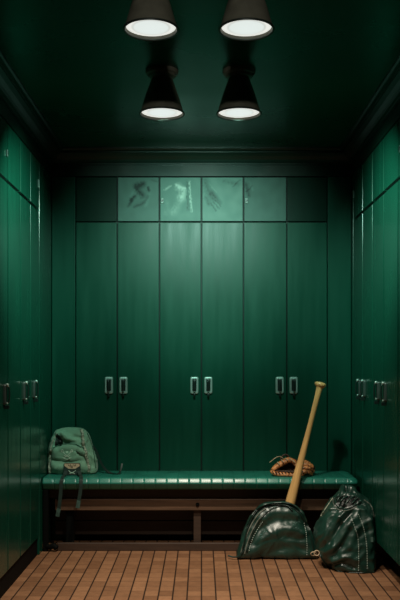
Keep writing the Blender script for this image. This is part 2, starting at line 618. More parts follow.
# left row: single-door lockers, local +x = world +Y
gL = 'single-door lockers on the left'
edges = [4.90, 4.643, 4.388, 4.106, 3.83, 3.56, 3.285]
labs = ['single-door green side locker nearest the canvas backpack, with a pull',
        'single-door green side locker with a pull, second from the backpack corner',
        'green side locker without a pull, between two lockers that have pulls',
        'side locker cut by the left picture edge, with a lock on its top door',
        'green side locker just out of the picture on the left']
for i in range(4):
    y1, y0 = edges[i], edges[i + 1]
    c, w = (y0 + y1) / 2, y1 - y0
    hs = {0: (4.725 - c,), 1: (4.458 - c,), 2: (), 3: (4.02 - c,)}[i]
    lk = (4.075 - c,) if i == 3 else ()
    hg = ((4.87 - c, 2.165),) if i == 0 else ()
    make_locker(labs[i], w, (-XW, c, 0), math.pi / 2, (-w / 2, w / 2), hs, locks=lk, toe=(0.105, -.012), paint='side', group=gL, hinges=hg, zh=.975)
obj_l = None

# right row: double-door lockers, local +x = world -Y
gR = 'double-door lockers on the right'
for y1, y0, seam, hs, lk, hg, lab in (
        (5.238, 4.648, 4.93, (5.0, 4.855), (), ((5.215, 2.17),), 'double-door green side locker beside the bench end, with two pulls'),
        (4.648, 4.045, 4.36, (4.472, 4.30), (), (), 'double-door green side locker behind the drawstring bag, nearer than the bench'),
        (4.045, 3.44, 3.74, (3.80, 3.68), (3.99,), (), 'side locker cut by the right picture edge, only a strip and lock showing')):
    c, w = (y0 + y1) / 2, y1 - y0
    make_locker(lab, w, (XW, c, 0), -math.pi / 2, (-w / 2, c - seam, w / 2), [c - h for h in hs], locks=[c - h for h in lk],
                toe=(0.15, 0.07), paint='side', group=gR, hinges=[(c - h, z) for h, z in hg], zh=.975)

# ------------------------------------------------------------------ bench
BF, BZ, BU = 4.965, 0.441, 0.368          # front edge, top, underside
X0, X1 = -0.944, 0.930
bench = thing('bench', 'long low green vinyl bench with brown wooden rails below the back lockers', 'bench', (0, 5.13, 0))
bm = bmesh.new()
sec = [(5.296, BU), (5.296, BZ - .006), (5.290, BZ)]
sec += [(5.24, BZ + .001), (5.15, BZ), (5.06, BZ - .001)]
sec += [(5.02, BZ - .001), (BF + .034, BZ - .001), (BF + .025, BZ - .0012), (BF + .019, BZ - .0025), (BF + .0155, BZ - .0065), (BF + .0120, BZ - .0113), (BF + .0085, BZ - .0163),
        (BF + .0050, BZ - .0215), (BF + .0018, BZ - .0275), (BF, BZ - .033), (BF + .003, BZ - .038), (BF + .018, BU + .012), (BF + .025, BU + .003), (BF + .033, BU)]
PITCH = 0.0662
xs = []
n = int((X1 - X0) / PITCH)
PITCH = (X1 - X0) / n
for i in range(n):
    a = X0 + i * PITCH
    for f, dip in ((0.010, .0022), (.04, .0001), (.12, 0), (.5, 0), (.88, 0), (.96, .0001), (.990, .0022)):
        xs.append((a + f * PITCH, dip))
cy_, cz_ = 5.14, .40
rings = []
for x, dip in xs:
    end = max(0, (x - (X1 - .035)) / .035)            # rounded free end at the right
    ins = dip + .022 * (1 - math.sqrt(max(0, 1 - end * end)))
    ring = []
    for (y, z) in sec:
        yy = y + (ins if y < 5.05 else 0)
        zz = z - (ins if z > BZ - .012 else 0) + (ins * .5 if z < BU + .004 else 0)
        ring.append(bm.verts.new((x, yy, zz)))
    rings.append(ring)
skin(bm, rings)
wobj('seat', bm, M['bench'], bench, sharp=50)
wobj('front_rail', add_box(bmesh.new(), X0 + .06, X1 - .03, 5.06, 5.085, 0.232, 0.300, .003), M['wood'], bench)
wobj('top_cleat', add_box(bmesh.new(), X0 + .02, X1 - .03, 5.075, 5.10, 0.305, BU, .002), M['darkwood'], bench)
bm = bmesh.new()
add_lathe(bm, [(0.0001, 0), (.011, 0), (.011, .006), (.007, .010), (.0001, .010)], 16)
bmesh.ops.rotate(bm, verts=bm.verts, cent=(0, 0, 0), matrix=Matrix.Rotation(math.radians(90), 3, 'X'))
q = P(197.5, 504.5, 5.06)
bmesh.ops.translate(bm, verts=bm.verts, vec=(q.x, 5.0598, q.z))
wobj('bolt', bm, M['toe'], bench)
for cx in (-.80, -.026, .80):
    pz0 = 0.0
    wobj('support_post', add_box(bmesh.new(), cx - .022, cx + .022, 5.086, 5.126, pz0, .3045, .002), M['basewood'] if cx == -.026 else M['toe'], bench)
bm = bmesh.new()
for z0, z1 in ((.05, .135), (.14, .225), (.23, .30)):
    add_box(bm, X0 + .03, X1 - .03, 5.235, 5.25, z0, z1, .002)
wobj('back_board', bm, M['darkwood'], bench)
bm = add_box(bmesh.new(), P(57, 0, 5.0).x, X1 - .04, 5.0, 5.022, 0.0, .049, .004)
wobj('base_board', bm, M['basewood'], bench)
wobj('leg', add_box(bmesh.new(), X0 + .001, X0 + .028, 4.985, 5.03, 0.0, BU - .0005, .004), M['toe'], bench)
bm = bmesh.new()
add_tube(bm, smooth_path([P(46, 546, 5.0), P(50, 547, 4.99), P(54, 546, 4.985), P(57, 549, 4.98)], 6), [.017] * 19, 10, round_ends=True)
for v in bm.verts:
    v.co.z = max(v.co.z, .0005)
wobj('foot', bm, M['toe'], bench)

# ------------------------------------------------------------------ lamps
def make_lamp(label, x, y, zrim, R, plateR):
    t = thing('ceiling_lamp', label, 'lamp', (x, y, ZC), 0, 'cone-shaped ceiling lamps')
    L = ZC - zrim
    bm = bmesh.new()
    add_lathe(bm, [(.0001, 0), (plateR, 0), (plateR, -.006), (plateR - .003, -.016), (plateR * .84, -.021), (plateR * .80, -.030),
                   (plateR * .66, -.034), (.0001, -.034)], 48, (0, 0, -.0004))
    p = obj('base_plate', bm, M['blackmetal'], t, sharp=35)
    bm = bmesh.new()
    add_lathe(bm, [(.0001, 0), (.006, 0), (.006, -.004), (.0001, -.005)], 12, (plateR * .84, -plateR * .25, -.020))
    obj('screw', bm, M['rim'], p)
    rn = plateR * .62
    bm = bmesh.new()
    z1, z0 = -.034, -L + .006
    add_lathe(bm, [(rn * .4, z1), (rn, z1), (rn + .002, z1 - .006), (rn + (R - rn) * .5, (z1 + z0) / 2), (R - .004, z0), (R - .0065, z0),
                   (rn + (R - rn) * .5 - .003, (z1 + z0) / 2), (rn - .002, z1 - .008), (rn * .4, z1 - .008)], 64, closed=True)
    obj('lamp_shade', bm, M['blackmetal'], t, sharp=40)
    bm = bmesh.new()
    pr = [(R - .0035 + .0042 * math.cos(a * math.pi / 4), z0 - .001 + .004 * math.sin(a * math.pi / 4)) for a in range(8)]
    add_lathe(bm, pr, 64, closed=True)
    obj('rim', bm, M['rim'], t)
    bm = bmesh.new()
    add_lathe(bm, [(.0001, .004), (R * .885, .004), (R * .905, .001), (R * .9, -.002), (R * .6, -.006), (.0001, -.008)], 64)
    d = obj('diffuser', bm, M['glow'], t)
    d.location = (0, 0, z0 + .011)
    return t


YR, YN = 3.84, 2.90
lamps = []
for lab, x, y, zr, R, pr in (
        ('left lamp of the farther pair of black cone ceiling lamps', (162 - VX) * YR / F, YR, CH + 245 * YR / F, .1045, .0755),
        ('right lamp of the farther pair of black cone ceiling lamps', (239 - VX) * YR / F, YR, CH + 245 * YR / F, .1045, .0755),
        ('left lamp of the nearer black cone pair, cut by the top picture edge', (151 - VX) * YN / F, YN, CH + 329 * YN / F, .0965, .0755),
        ('right lamp of the nearer black cone pair, cut by the top picture edge', (246.5 - VX) * YN / F, YN, CH + 329 * YN / F, .0965, .0755)):
    make_lamp(lab, x, y, zr, R, pr)
    lamps.append((x, y, zr))


def spot(name, loc, target, power, angle, blend, col, radius=.05):
    l = bpy.data.lights.new(name, 'SPOT')
    l.energy = power
    l.color = col
    l.spot_size = math.radians(angle)
    l.spot_blend = blend
    l.shadow_soft_size = radius
    o = bpy.data.objects.new(name, l)
    C.objects.link(o)
    o.location = loc
    d = Vector(target) - Vector(loc)
    o.rotation_euler = d.to_track_quat('-Z', 'Y').to_euler()
    return o


COOL, WARM = (0.55, 1.0, 0.84), (1.0, 0.90, 0.74)
for i, (x, y, z) in enumerate(lamps):
    z -= .032
    sx = -1 if x < 0 else 1
    if i < 2:
        spot('spot_light', (x, y, z), (x * .9, YB, 1.80), 72, 64, 1.0, COOL, .02)
        spot('spot_light', (x, y, z), (x * 3.3, YB, 1.22), 38, 64, 1.0, COOL, .14)
        spot('spot_light', (x, y, z), (sx * XW, y + .56, 1.76), 118, 72, 1.0, COOL, .02)
        spot('spot_light', (x, y, z), (x * 1.5, y + .48, 0), 82, 78, .9, WARM, .02)
    else:
        spot('spot_light', (x, y, z), (x * 1.6, y + 1.20, 0), 64, 58, .9, WARM, .02)

# added fill spot behind the camera to lighten the nearer lamp shades
spot('spot_light', (0, -.9, 2.2), (0, 2.9, 2.34), 75, 16, 1.0, (1, .96, .85), .05)

# ------------------------------------------------------------------ soft-goods helpers
def bvh_of(bm):
    bm.normal_update()
    return BVHTree.FromBMesh(bm)


CAMP = Vector((0, 0, CH))


def surf(bvh, x, y, lift=0.0):
    d = (P(x, y, 1.0) - CAMP).normalized()
    hit, nrm, _, _ = bvh.ray_cast(CAMP, d)
    if hit is None:
        q = P(x, y, 4.9)
        hit, nrm, _, _ = bvh.find_nearest(CAMP + d * (surf.last))
    else:
        surf.last = (hit - CAMP).length
    if nrm.dot(d) > 0:
        nrm = -nrm
    return hit + nrm * lift, nrm


surf.last = 5.0


def on_surface(bvh, pts, lift=0.003, n=8):
    pp = smooth_path([Vector((a, b, 0)) for a, b in pts], n)
    out = []
    for p in pp:
        out.append(surf(bvh, p.x, p.y, lift))
    return [o[0] for o in out], [o[1] for o in out]


def stitches(bm, bvh, pts, r=.0016, dash=2, gap=1, n=26):
    pp, _ = on_surface(bvh, pts, .0012, n)
    # even spacing
    i, L = 0, []
    step = .0065
    acc = [pp[0]]
    for a, b in zip(pp, pp[1:]):
        d = (b - a).length
        if d > .06:
            continue
        L.append((a, b, d))
    pos, out = 0.0, [pp[0]]
    tgt = step
    for a, b, d in L:
        while pos + d >= tgt and d > 1e-6:
            out.append(a.lerp(b, (tgt - pos) / d))
            tgt += step
        pos += d
    k = 0
    while k + 1 < len(out):
        add_tube(bm, [out[k], out[k + 1]], r, 6)
        k += 2
    return bm


def pxdist(x, y, pts):
    best = 1e9
    for (ax, ay), (bx, by) in zip(pts, pts[1:]):
        dx, dy = bx - ax, by - ay
        t = max(0, min(1, ((x - ax) * dx + (y - ay) * dy) / (dx * dx + dy * dy + 1e-9)))
        best = min(best, math.hypot(x - ax - t * dx, y - ay - t * dy))
    return best


def crumple(bm, folds, amp=.006, freq=9, seed=0, keep_floor=None, sharp=0.0):
    bm.normal_update()
    mv = []
    for v in bm.verts:
        x, y = px(v.co)
        d = 0
        if v.normal.y < .35:
            for pts, w, dep in folds:
                q = pxdist(x, y, pts)
                if q < 2.2 * w:
                    d += dep * math.exp(-(q / w) ** 2)
        p = v.co * freq + Vector((seed * 3.1, seed * 1.7, 0))
        n1 = noise.noise(p)
        n2 = noise.noise(Vector((p.x * 2.3 + p.z * 1.2, p.y * 2, p.z * 2.3 - p.x)))
        n3 = noise.noise(Vector((p.x * 1.3 - p.z * .8 + 9, p.y * 1.2, p.z * .9 + p.x * .6)))
        d += amp * (n1 + .5 * (1 - 2 * abs(n2)) + sharp * ((1 - min(1, abs(n3) * 2.2)) ** 3))
        mv.append(v.co + v.normal * d)
    for v, c in zip(bm.verts, mv):
        v.co = c
        if keep_floor is not None:
            v.co.z = max(v.co.z, keep_floor)


def resample(pts, n):
    """n points evenly along an open polyline"""
    L = [0]
    for a, b in zip(pts, pts[1:]):
        L.append(L[-1] + (b - a).length)
    out = []
    j = 0
    for i in range(n):
        s = L[-1] * i / (n - 1)
        while j < len(L) - 2 and L[j + 1] < s:
            j += 1
        t = (s - L[j]) / max(1e-9, L[j + 1] - L[j])
        out.append(pts[j].lerp(pts[j + 1], t))
    return out


# ------------------------------------------------------------------ duffel bag on the floor
duf = thing('duffel_bag', 'domed dark green duffel bag on the floor with the bat rising behind it', 'bag', (.43, 4.83, 0))
Y0 = 4.80
outl = [(237, 558), (238, 551), (242, 538), (246, 527), (251, 517), (257, 509.5), (265, 505), (276, 503), (288, 503.5), (297, 507),
        (304, 515), (309.5, 527), (314, 540), (317.5, 552), (317, 558)]
arc = smooth_path([P(x, y, Y0) for x, y in outl], 8)
for p in arc:
    p.z = max(p.z, .004)
NA, NBm = 72, 30
arcp = resample(arc, NA)
bot = [arcp[-1].lerp(arcp[0], (k + 1) / (NBm + 1)) for k in range(NBm)]
base_ring = arcp + bot
for p in base_ring[NA:]:
    p.z = .004
cx0 = sum(p.x for p in base_ring) / len(base_ring)
cc = Vector((cx0, Y0, .115))
bm = bmesh.new()
rings = []
lay = [(.30, 4.893), (.70, 4.894), (.90, 4.890), (.965, 4.880), (.99, 4.862), (1.0, 4.845), (1.003, 4.825), (1.0, 4.808), (.985, 4.797),
       (.955, 4.789), (.91, 4.783), (.85, 4.7775), (.78, 4.773), (.70, 4.770), (.61, 4.768), (.52, 4.7665), (.42, 4.7655), (.32, 4.765),
       (.22, 4.7645), (.12, 4.764), (.03, 4.764)]
for s, y in lay:
    ring = []
    for p in base_ring:
        q = cc + (p - cc) * s
        # the front slopes back towards the top
        slope = .045 * max(0, (q.z - .05)) / .27 if y < 4.80 else 0
        zz = .003 + max(0, q.z - .004) if s > .9 else q.z
        ring.append(bm.verts.new((q.x, y + slope, max(.003, zz))))
    rings.append(ring)
skin(bm, rings)
folds = [([(253, 544), (259, 531), (270, 523), (284, 520.5), (298, 520.5), (307, 526)], 2.3, -.014), ([(262, 519), (272, 512.5), (288, 511.5), (299, 515.5)], 3.0, .008),
         ([(259, 544), (268, 535.5), (282, 529), (297, 530), (305, 535)], 3.4, .011), ([(262, 554), (285, 549), (303, 550)], 5.0, -.009),
         ([(256, 546), (266, 540)], 1.8, -.008), ([(284, 536), (300, 540), (308, 535)], 2.0, -.006), ([(268, 517), (281, 515.5)], 1.5, -.004),
         ([(252, 550), (256, 535), (264, 523)], 1.4, -.005), ([(288, 526), (296, 524)], 1.4, .004), ([(298, 545), (304, 552)], 2.2, -.005)]
bmesh.ops.recalc_face_normals(bm, faces=bm.faces)
folds = [(p, w, d * 1.3) for p, w, d in folds]
crumple(bm, folds, .0042, 11, 1, .002, 1.2)
for v in bm.verts:
    v.co.y = min(v.co.y, 4.898)
bv = bvh_of(bm)
wobj('body', bm, M['vinyl'], duf, recalc=False)


bpk = None


def surf_tube(name, bvh, pts, r, m, parent, lift=None, seg=8, flat=1.0):
    pp, _ = on_surface(bvh, pts, r * .5 if lift is None else lift, 10)
    pp = [p for i, p in enumerate(pp) if i == 0 or (p - pp[i - 1]).length > 1e-5]
    b = bmesh.new()
    add_tube(b, pp, r, seg, flat)
    if parent is bpk:
        for v in b.verts:
            v.co.z = max(v.co.z, BZ + .003)
    return wobj(name, b, m, parent)


surf_tube('piping', bv, [(247, 552), (250, 541), (255, 529), (261, 519), (269, 511), (279, 506.5), (289, 507), (297, 511.5), (303, 519), (308, 530), (312, 543), (314, 553)],
          .0042, M['vinyl_dark'], duf)
for a in ([(241, 553), (244.5, 541), (249, 530), (254, 520.5), (260, 513), (266, 508.5)], [(244.5, 554), (247.5, 543), (252, 531.5), (257.5, 521.5), (264, 514)]):
    surf_tube('zip', bv, a, .0042, M['zip'], duf)
surf_tube('carry_handle', bv, [(243, 548), (247, 532), (252, 519), (259, 510), (267, 505.8), (277, 505), (287, 506.5), (292, 511)], .0075, M['vinyl_dark'], duf, lift=.008, flat=.6)
wobj('stitching', stitches(bmesh.new(), bv, [(304, 523), (306, 533), (307, 546), (306.8, 556)]), M['thread'], duf)
wobj('stitching', stitches(bmesh.new(), bv, [(249, 551), (252, 540), (257, 530), (263, 521)]), M['thread'], duf)
bm = bmesh.new()
pp, nn = on_surface(bv, [(273, 508), (276.5, 507.5)], .003, 4)
add_ribbon(bm, pp, .016, .003, Vector((0, .3, 1)))
wobj('name_tab', bm, M['straptip'], duf)
bm = bmesh.new()
add_ribbon(bm, smooth_path([P(245, 549, 4.775), P(241.5, 553, 4.77), P(238, 556.5, 4.772), P(233, 557, 4.785), P(228, 555.5, 4.80)], 6), .010, .0035, Vector((.3, 1, .5)))
for v in bm.verts:
    v.co.z = max(v.co.z, .0008)
wobj('strap', bm, M['strap'], duf)
bm = bmesh.new()
q = P(313.5, 553.5, 4.772)
for a0 in (0,):
    pts = [q + Vector((.016 * math.cos(a), -.004 * math.sin(a) - .006, .011 * math.sin(a))) for a in [k * math.pi / 8 for k in range(17)]]
    add_tube(bm, pts, .0032, 8, cap=False)
wobj('buckle', bm, M['tan'], duf)

# ------------------------------------------------------------------ drawstring bag on the floor
sac = thing('drawstring_bag', 'tall slouched dark green drawstring bag on the floor against the side lockers', 'bag', (.80, 4.62, 0))
# silhouette rows: (y, x left, x right); the body stands at Y ~4.6
rows = [(574, 334, 376.5), (572, 328, 379), (567, 323.5, 380), (558, 318.5, 380.3), (546, 316.3, 380.3), (534, 316.5, 380), (523, 320, 379),
        (513, 325, 377), (505, 329.8, 373.2), (499, 334, 367), (494.5, 337.2, 361), (490.5, 340.5, 356)]
Ysil = 4.60
ctrl = []
for k, (y, xl, xr) in enumerate(rows):
    t = k / (len(rows) - 1)
    yc = 4.615 + .055 * t
    A, B = P(xl, y, yc), P(xr, y, yc)
    z = A.z
    dep = (.135, .142, .146, .147, .145, .138, .128, .115, .100, .085, .072, .055)[k]
    ctrl.append(((A.x + B.x) / 2, yc, z, (B.x - A.x) / 2, dep))
# ground the base: front of the lowest row meets the floor
z0 = ctrl[0][2]
zt = ctrl[-1][2]
for i, c in enumerate(ctrl):
    f = (c[2] - z0) / (zt - z0)
    ctrl[i] = (c[0], c[1], .006 + (zt - .006) * f, c[3], c[4])
NS = 110
cv = smooth_path([Vector((c[0], c[1], c[2])) for c in ctrl], 7)
cr_ = smooth_path([Vector((c[3], c[4], 0)) for c in ctrl], 7)
bm = bmesh.new()
rings = []
c0, r0 = cv[0], cr_[0]
for s in (.15, .5, .8, .94):
    rings.append([bm.verts.new((c0.x + r0.x * s * math.cos(a), c0.y + r0.y * s * math.sin(a), .002)) for a in [2 * math.pi * j / NS for j in range(NS)]])


def sgn_pow(v, e):
    return math.copysign(abs(v) ** e, v)


for i, (c, r) in enumerate(zip(cv, cr_)):
    t = i / (len(cv) - 1)
    e = .82
    pl = max(0, t - .35) / .65
    ring = []
    for j in range(NS):
        a = 2 * math.pi * j / NS
        g = 1 + .055 * pl ** 1.5 * math.sin(11 * a + 1.5 * math.sin(3 * a)) + .02 * pl * math.sin(23 * a)   # gathers towards the mouth
        ring.append(bm.verts.new((c.x + r.x * g * sgn_pow(math.cos(a), e), c.y + r.y * g * sgn_pow(math.sin(a), e), max(.002, c.z))))
    rings.append(ring)
# mouth: rolled rim tipped towards us, then down into the bag
top = cv[-1]
tr_ = cr_[-1]
for s, dz in ((.93, .010), (.80, .012), (.66, .002), (.55, -.016), (.45, -.036), (.3, -.045), (.12, -.048)):
    ring = []
    for j in range(NS):
        a = 2 * math.pi * j / NS
        g = 1 + .06 * math.sin(11 * a + 1.5 * math.sin(3 * a))
        back = math.sin(a)
        ring.append(bm.verts.new((top.x + tr_.x * s * g * sgn_pow(math.cos(a), .85), top.y + tr_.y * s * g * sgn_pow(back, .85), top.z + dz + .010 * back)))
    rings.append(ring)
skin(bm, rings)
# lean: front lip sinks, so the mouth shows
for v in bm.verts:
    t = max(0, (v.co.z - .30) / .14)
    front = max(-1, min(1, (4.66 - v.co.y) / .07))
    v.co.z -= .034 * t * max(0, front)
    v.co.y -= .012 * t * max(0, front)
folds = [([(352, 512), (340, 525), (330, 542)], 2.2, -.011), ([(345, 512), (334, 524), (325, 540)], 2.4, .010),
         ([(352, 520), (345, 533), (336, 546), (326, 552)], 2.6, .010), ([(350, 530), (342, 545), (332, 556)], 2.0, -.010),
         ([(358, 511), (356, 530), (350, 548)], 2.0, .007), ([(334, 561), (346, 556), (356, 560)], 2.2, .008),
         ([(330, 566), (342, 563), (354, 568)], 1.8, -.009), ([(322, 548), (329, 535), (335, 522)], 1.5, -.007),
         ([(362, 509), (370, 520), (375, 540)], 2.4, .006), ([(366, 508), (373, 514)], 1.6, -.006), ([(360, 535), (370, 530)], 2.2, -.005),
         ([(331, 510), (337, 504)], 1.5, .006)]
bmesh.ops.recalc_face_normals(bm, faces=bm.faces)
folds = [(p, w, d * 1.5) for p, w, d in folds]
crumple(bm, folds, .006, 10, 3, .002, 1.6)
for v in bm.verts:
    lim = XW - .006
    if v.co.x > lim - .02:
        v.co.x = min(lim, lim - .02 + (v.co.x - lim + .02) * .45)
    v.co.y = min(v.co.y, 4.95)
bs = bvh_of(bm)
wobj('body', bm, M['vinyl'], sac, recalc=False)
# black gathered opening: a dished lining laid in the mouth with folds, and the rim cord
rim_px = [(334.5, 497.5), (334.8, 502.5), (338, 507), (343.5, 509), (350, 507.8), (356, 505), (361, 501.5)]
surf_tube('drawcord', bs, rim_px, .0036, M['vinyl_dark'], sac)
surf_tube('rim_seam', bs, [(333, 498.5), (333.6, 504), (337.2, 508.8), (343.5, 511), (350.6, 509.6), (357, 506.5)], .0022, M['zip'], sac)
bm = bmesh.new()
poly = smooth_path([Vector((x, y, 0)) for x, y in [(336, 499), (336.5, 503), (339.5, 506), (344, 507.2), (350, 506), (355.5, 503), (360, 499.5), (356, 496.5), (349, 496), (342, 495.5), (337, 496.5), (336, 499)]], 3)[:-1]
cpx = Vector((347.5, 501, 0))
rr = []
for s in (1, .85, .7, .55, .4, .25, .1):
    ring = []
    for j, p in enumerate(poly):
        q = cpx + (p - cpx) * s
        hit, nr = surf(bs, q.x, q.y, .0025 + .005 * (1 - s) * (1 + math.sin(j * 1.9 + 2 * s)))
        ring.append(bm.verts.new(hit))
    rr.append(ring)
skin(bm, rr, False, True)
wobj('mouth_lining', bm, M['inside'], sac)
for a in ([(340, 505), (343, 500), (347, 496.5)], [(346, 505.5), (349, 501), (354, 497)], [(352, 504), (355, 500.5), (358, 499)], [(338, 502), (339.5, 499), (343, 496.5)]):
    surf_tube('gather', bs, a, .0042, M['vinyl'], sac, lift=.009)
wobj('stitching', stitches(bmesh.new(), bs, [(351, 517), (355, 528), (358, 539), (358.6, 555), (358.6, 571)]), M['thread'], sac)
wobj('stitching', stitches(bmesh.new(), bs, [(357, 512), (362, 523), (365.5, 537), (367, 552), (367.2, 571)]), M['thread'], sac)
surf_tube('piping', bs, [(364, 500), (371, 506), (375.5, 517), (377, 535), (377, 555), (375.5, 571)], .003, M['zip'], sac)
surf_tube('base_piping', bs, [(319, 552), (324, 562), (333, 569.5), (346, 572), (360, 572.6), (375, 572)], .0038, M['vinyl_dark'], sac)
pp, _ = on_surface(bs, [(372, 537), (372, 542)], .003, 3)
bm = bmesh.new()
add_ribbon(bm, pp, .013, .004, Vector((1, -.4, 0)))
wobj('cord_stopper', bm, M['straptip'], sac)
surf_tube('side_strap', bs, [(321, 516.5), (325, 510), (329, 504), (333, 498)], .0034, M['beads'], sac)
bm = bmesh.new()
q = P(317.5, 551.5, 4.60)
hit, nr = surf(bs, 319.5, 553, .004)
pts = [hit + Vector((-.012 + .014 * math.cos(a), -.004, .014 * math.sin(a))) for a in [k * math.pi / 8 for k in range(17)]]
add_tube(bm, pts, .003, 8, cap=False)
wobj('strap_ring', bm, M['tan'], sac)

# ------------------------------------------------------------------ baseball bat
kn = P(321, 382, 4.932)
dirp = (P(289, 508, 4.932) - kn).normalized()
tip = kn + dirp * ((kn.z - .018) / -dirp.z)
L = (tip - kn).length
bm = bmesh.new()
profb = [(0.0001, 0), (.022, .001), (.032, .006), (.0345, .013), (.033, .020), (.0275, .026), (.0215, .032), (.0190, .040), (.0175, .06), (.0160, .10),
         (.0150, .18), (.0150, .26), (.0163, .34), (.0190, .44), (.0225, .53), (.0262, .62), (.0292, .70), (.0308, .78), (.0312, .88), (.0308, L - .03), (.027, L - .010), (.016, L - .001), (.0001, L)]
dense = []
for (r0_, z0_), (r1_, z1_) in zip(profb, profb[1:]):
    for k in range(3):
        dense.append((r0_ + (r1_ - r0_) * k / 3, z0_ + (z1_ - z0_) * k / 3))
dense.append(profb[-1])
add_lathe(bm, dense, 40)
bat = obj('baseball_bat', bm, M['ash'])
bat['label'] = 'pale wooden baseball bat leaning on the bench, knob up, behind the domed duffel bag'
bat['category'] = 'bat'
bat.location = kn
bat.rotation_euler = dirp.to_track_quat('Z', 'Y').to_euler()

# ------------------------------------------------------------------ glove on the bench
glv = thing('baseball_glove', 'worn brown leather baseball glove lying on the bench behind the bat', 'glove', (.55, 5.1, BZ))


def G(x, y, Y):
    return P(x, y, Y)


def lump(bm, pts, rad, seg=14, flat=.8, n=6, wr=.003, seed=0):
    path = smooth_path([G(*p) for p in pts], n)
    rs = smooth_path([Vector((r, 0, 0)) for r in rad], n)
    add_tube(bm, path, [v.x for v in rs], seg, flat)
    return bm


def finish_lump(bm, seed, wr=.0025):
    bmesh.ops.subdivide_edges(bm, edges=bm.edges, cuts=1, use_grid_fill=True)
    for f in bm.faces:
        f.smooth = True
    bm.normal_update()
    for v in bm.verts:
        n1 = noise.noise(v.co * 42 + Vector((seed, 0, 0)))
        v.co += v.normal * wr * n1
        v.co.z = max(v.co.z, BZ + .0015)


# the palm: an open bowl, heel towards us
bm = bmesh.new()
NU, NV = 40, 10
cpos = Vector((.565, 5.105, BZ))
rings = []
for k in range(NV + 1):
    t = k / NV
    ring = []
    for j in range(NU):
        a = 2 * math.pi * j / NU
        rx, ry = .118 * (.35 + .65 * math.sin(t * math.pi / 2)), .062 * (.35 + .65 * math.sin(t * math.pi / 2))
        h = .006 + .040 * t ** 1.6 * (1.0 + .45 * math.sin(a) + .15 * math.sin(3 * a + 1))
        ring.append(bm.verts.new((cpos.x + rx * math.cos(a), cpos.y + ry * math.sin(a), BZ + h)))
    rings.append(ring)
for k in range(NV + 1):           # turned-over lip and the outside back down to the seat
    t = 1 - k / NV
    ring = []
    for j in range(NU):
        a = 2 * math.pi * j / NU
        rx, ry = .127 * (.5 + .5 * math.sin(t * math.pi / 2)), .070 * (.5 + .5 * math.sin(t * math.pi / 2))
        h = .002 + .040 * t ** 1.6 * (1.0 + .45 * math.sin(a) + .15 * math.sin(3 * a + 1))
        ring.append(bm.verts.new((cpos.x + rx * math.cos(a), cpos.y + ry * math.sin(a), BZ + h)))
    rings.append(ring)
skin(bm, rings)
finish_lump(bm, 1)
wobj('palm', bm, M['leather_dark'], glv)
bm = lump(bmesh.new(), [(271.5, 471, 5.07), (275, 473.5, 5.05), (283, 474.6, 5.04), (292, 475, 5.04), (300, 475, 5.045), (305, 474, 5.06)], [.011, .0165, .018, .0175, .016, .010])
finish_lump(bm, 2)
wobj('heel_pad', bm, M['leather'], glv)
bm = lump(bmesh.new(), [(272.5, 470, 5.08), (277, 466.5, 5.10), (283, 462.5, 5.115), (289, 460.2, 5.12), (294, 462, 5.115), (296.5, 466, 5.10)], [.014, .020, .0215, .0205, .018, .012])
finish_lump(bm, 3)
wobj('thumb', bm, M['leather'], glv)
for i, pts in enumerate(([(297, 473.0, 5.06), (303, 471.8, 5.05), (309, 472.4, 5.05), (312.5, 474.5, 5.055)],
                         [(297, 471, 5.09), (303, 468.2, 5.085), (309, 468.6, 5.085), (314, 472.0, 5.085)],
                         [(296, 469, 5.125), (303, 465, 5.12), (309, 465.2, 5.12), (314.5, 469, 5.12)],
                         [(296, 467.5, 5.155), (301, 462.6, 5.155), (307, 462.6, 5.155), (312.5, 466.5, 5.155)])):
    bm = lump(bmesh.new(), pts, [.013, .0165, .0165, .011])
    finish_lump(bm, 10 + i)
    wobj('finger', bm, M['leather'], glv)
# webbing between thumb and first finger: a lattice of straps
bm = bmesh.new()
for k in range(4):
    a = G(289 + 2.6 * k, 463.5 + .8 * k, 5.13)
    b = G(296 + 2.2 * k, 461.5 + 1.0 * k, 5.15)
    add_ribbon(bm, smooth_path([a, (a + b) / 2 + Vector((0, -.01, .006)), b], 4), .010, .004, Vector((.3, .2, 1)))
add_tube(bm, smooth_path([G(287, 460, 5.14), G(292, 459, 5.15), G(298, 461.2, 5.16), G(303, 463, 5.16)], 5), .006, 8)
wobj('webbing', bm, M['leather_dark'], glv)
# wrist loop and dangling lace
bm = bmesh.new()
add_tube(bm, smooth_path([G(281.5, 463, 5.12), G(281, 458.5, 5.125), G(284, 455, 5.13), G(288, 455.5, 5.13), G(288.5, 459.5, 5.13)], 6), .0065, 10, .7)
wobj('wrist_strap', bm, M['leather_dark'], glv)
bm = bmesh.new()
add_tube(bm, smooth_path([G(284, 459.5, 5.11), G(281.5, 457.2, 5.105), G(278.5, 456.6, 5.10), G(275, 458.2, 5.095), G(271.5, 461, 5.09), G(269.5, 462.4, 5.09)], 5), .0024, 8)
wobj('lace', bm, M['rawhide'], glv)
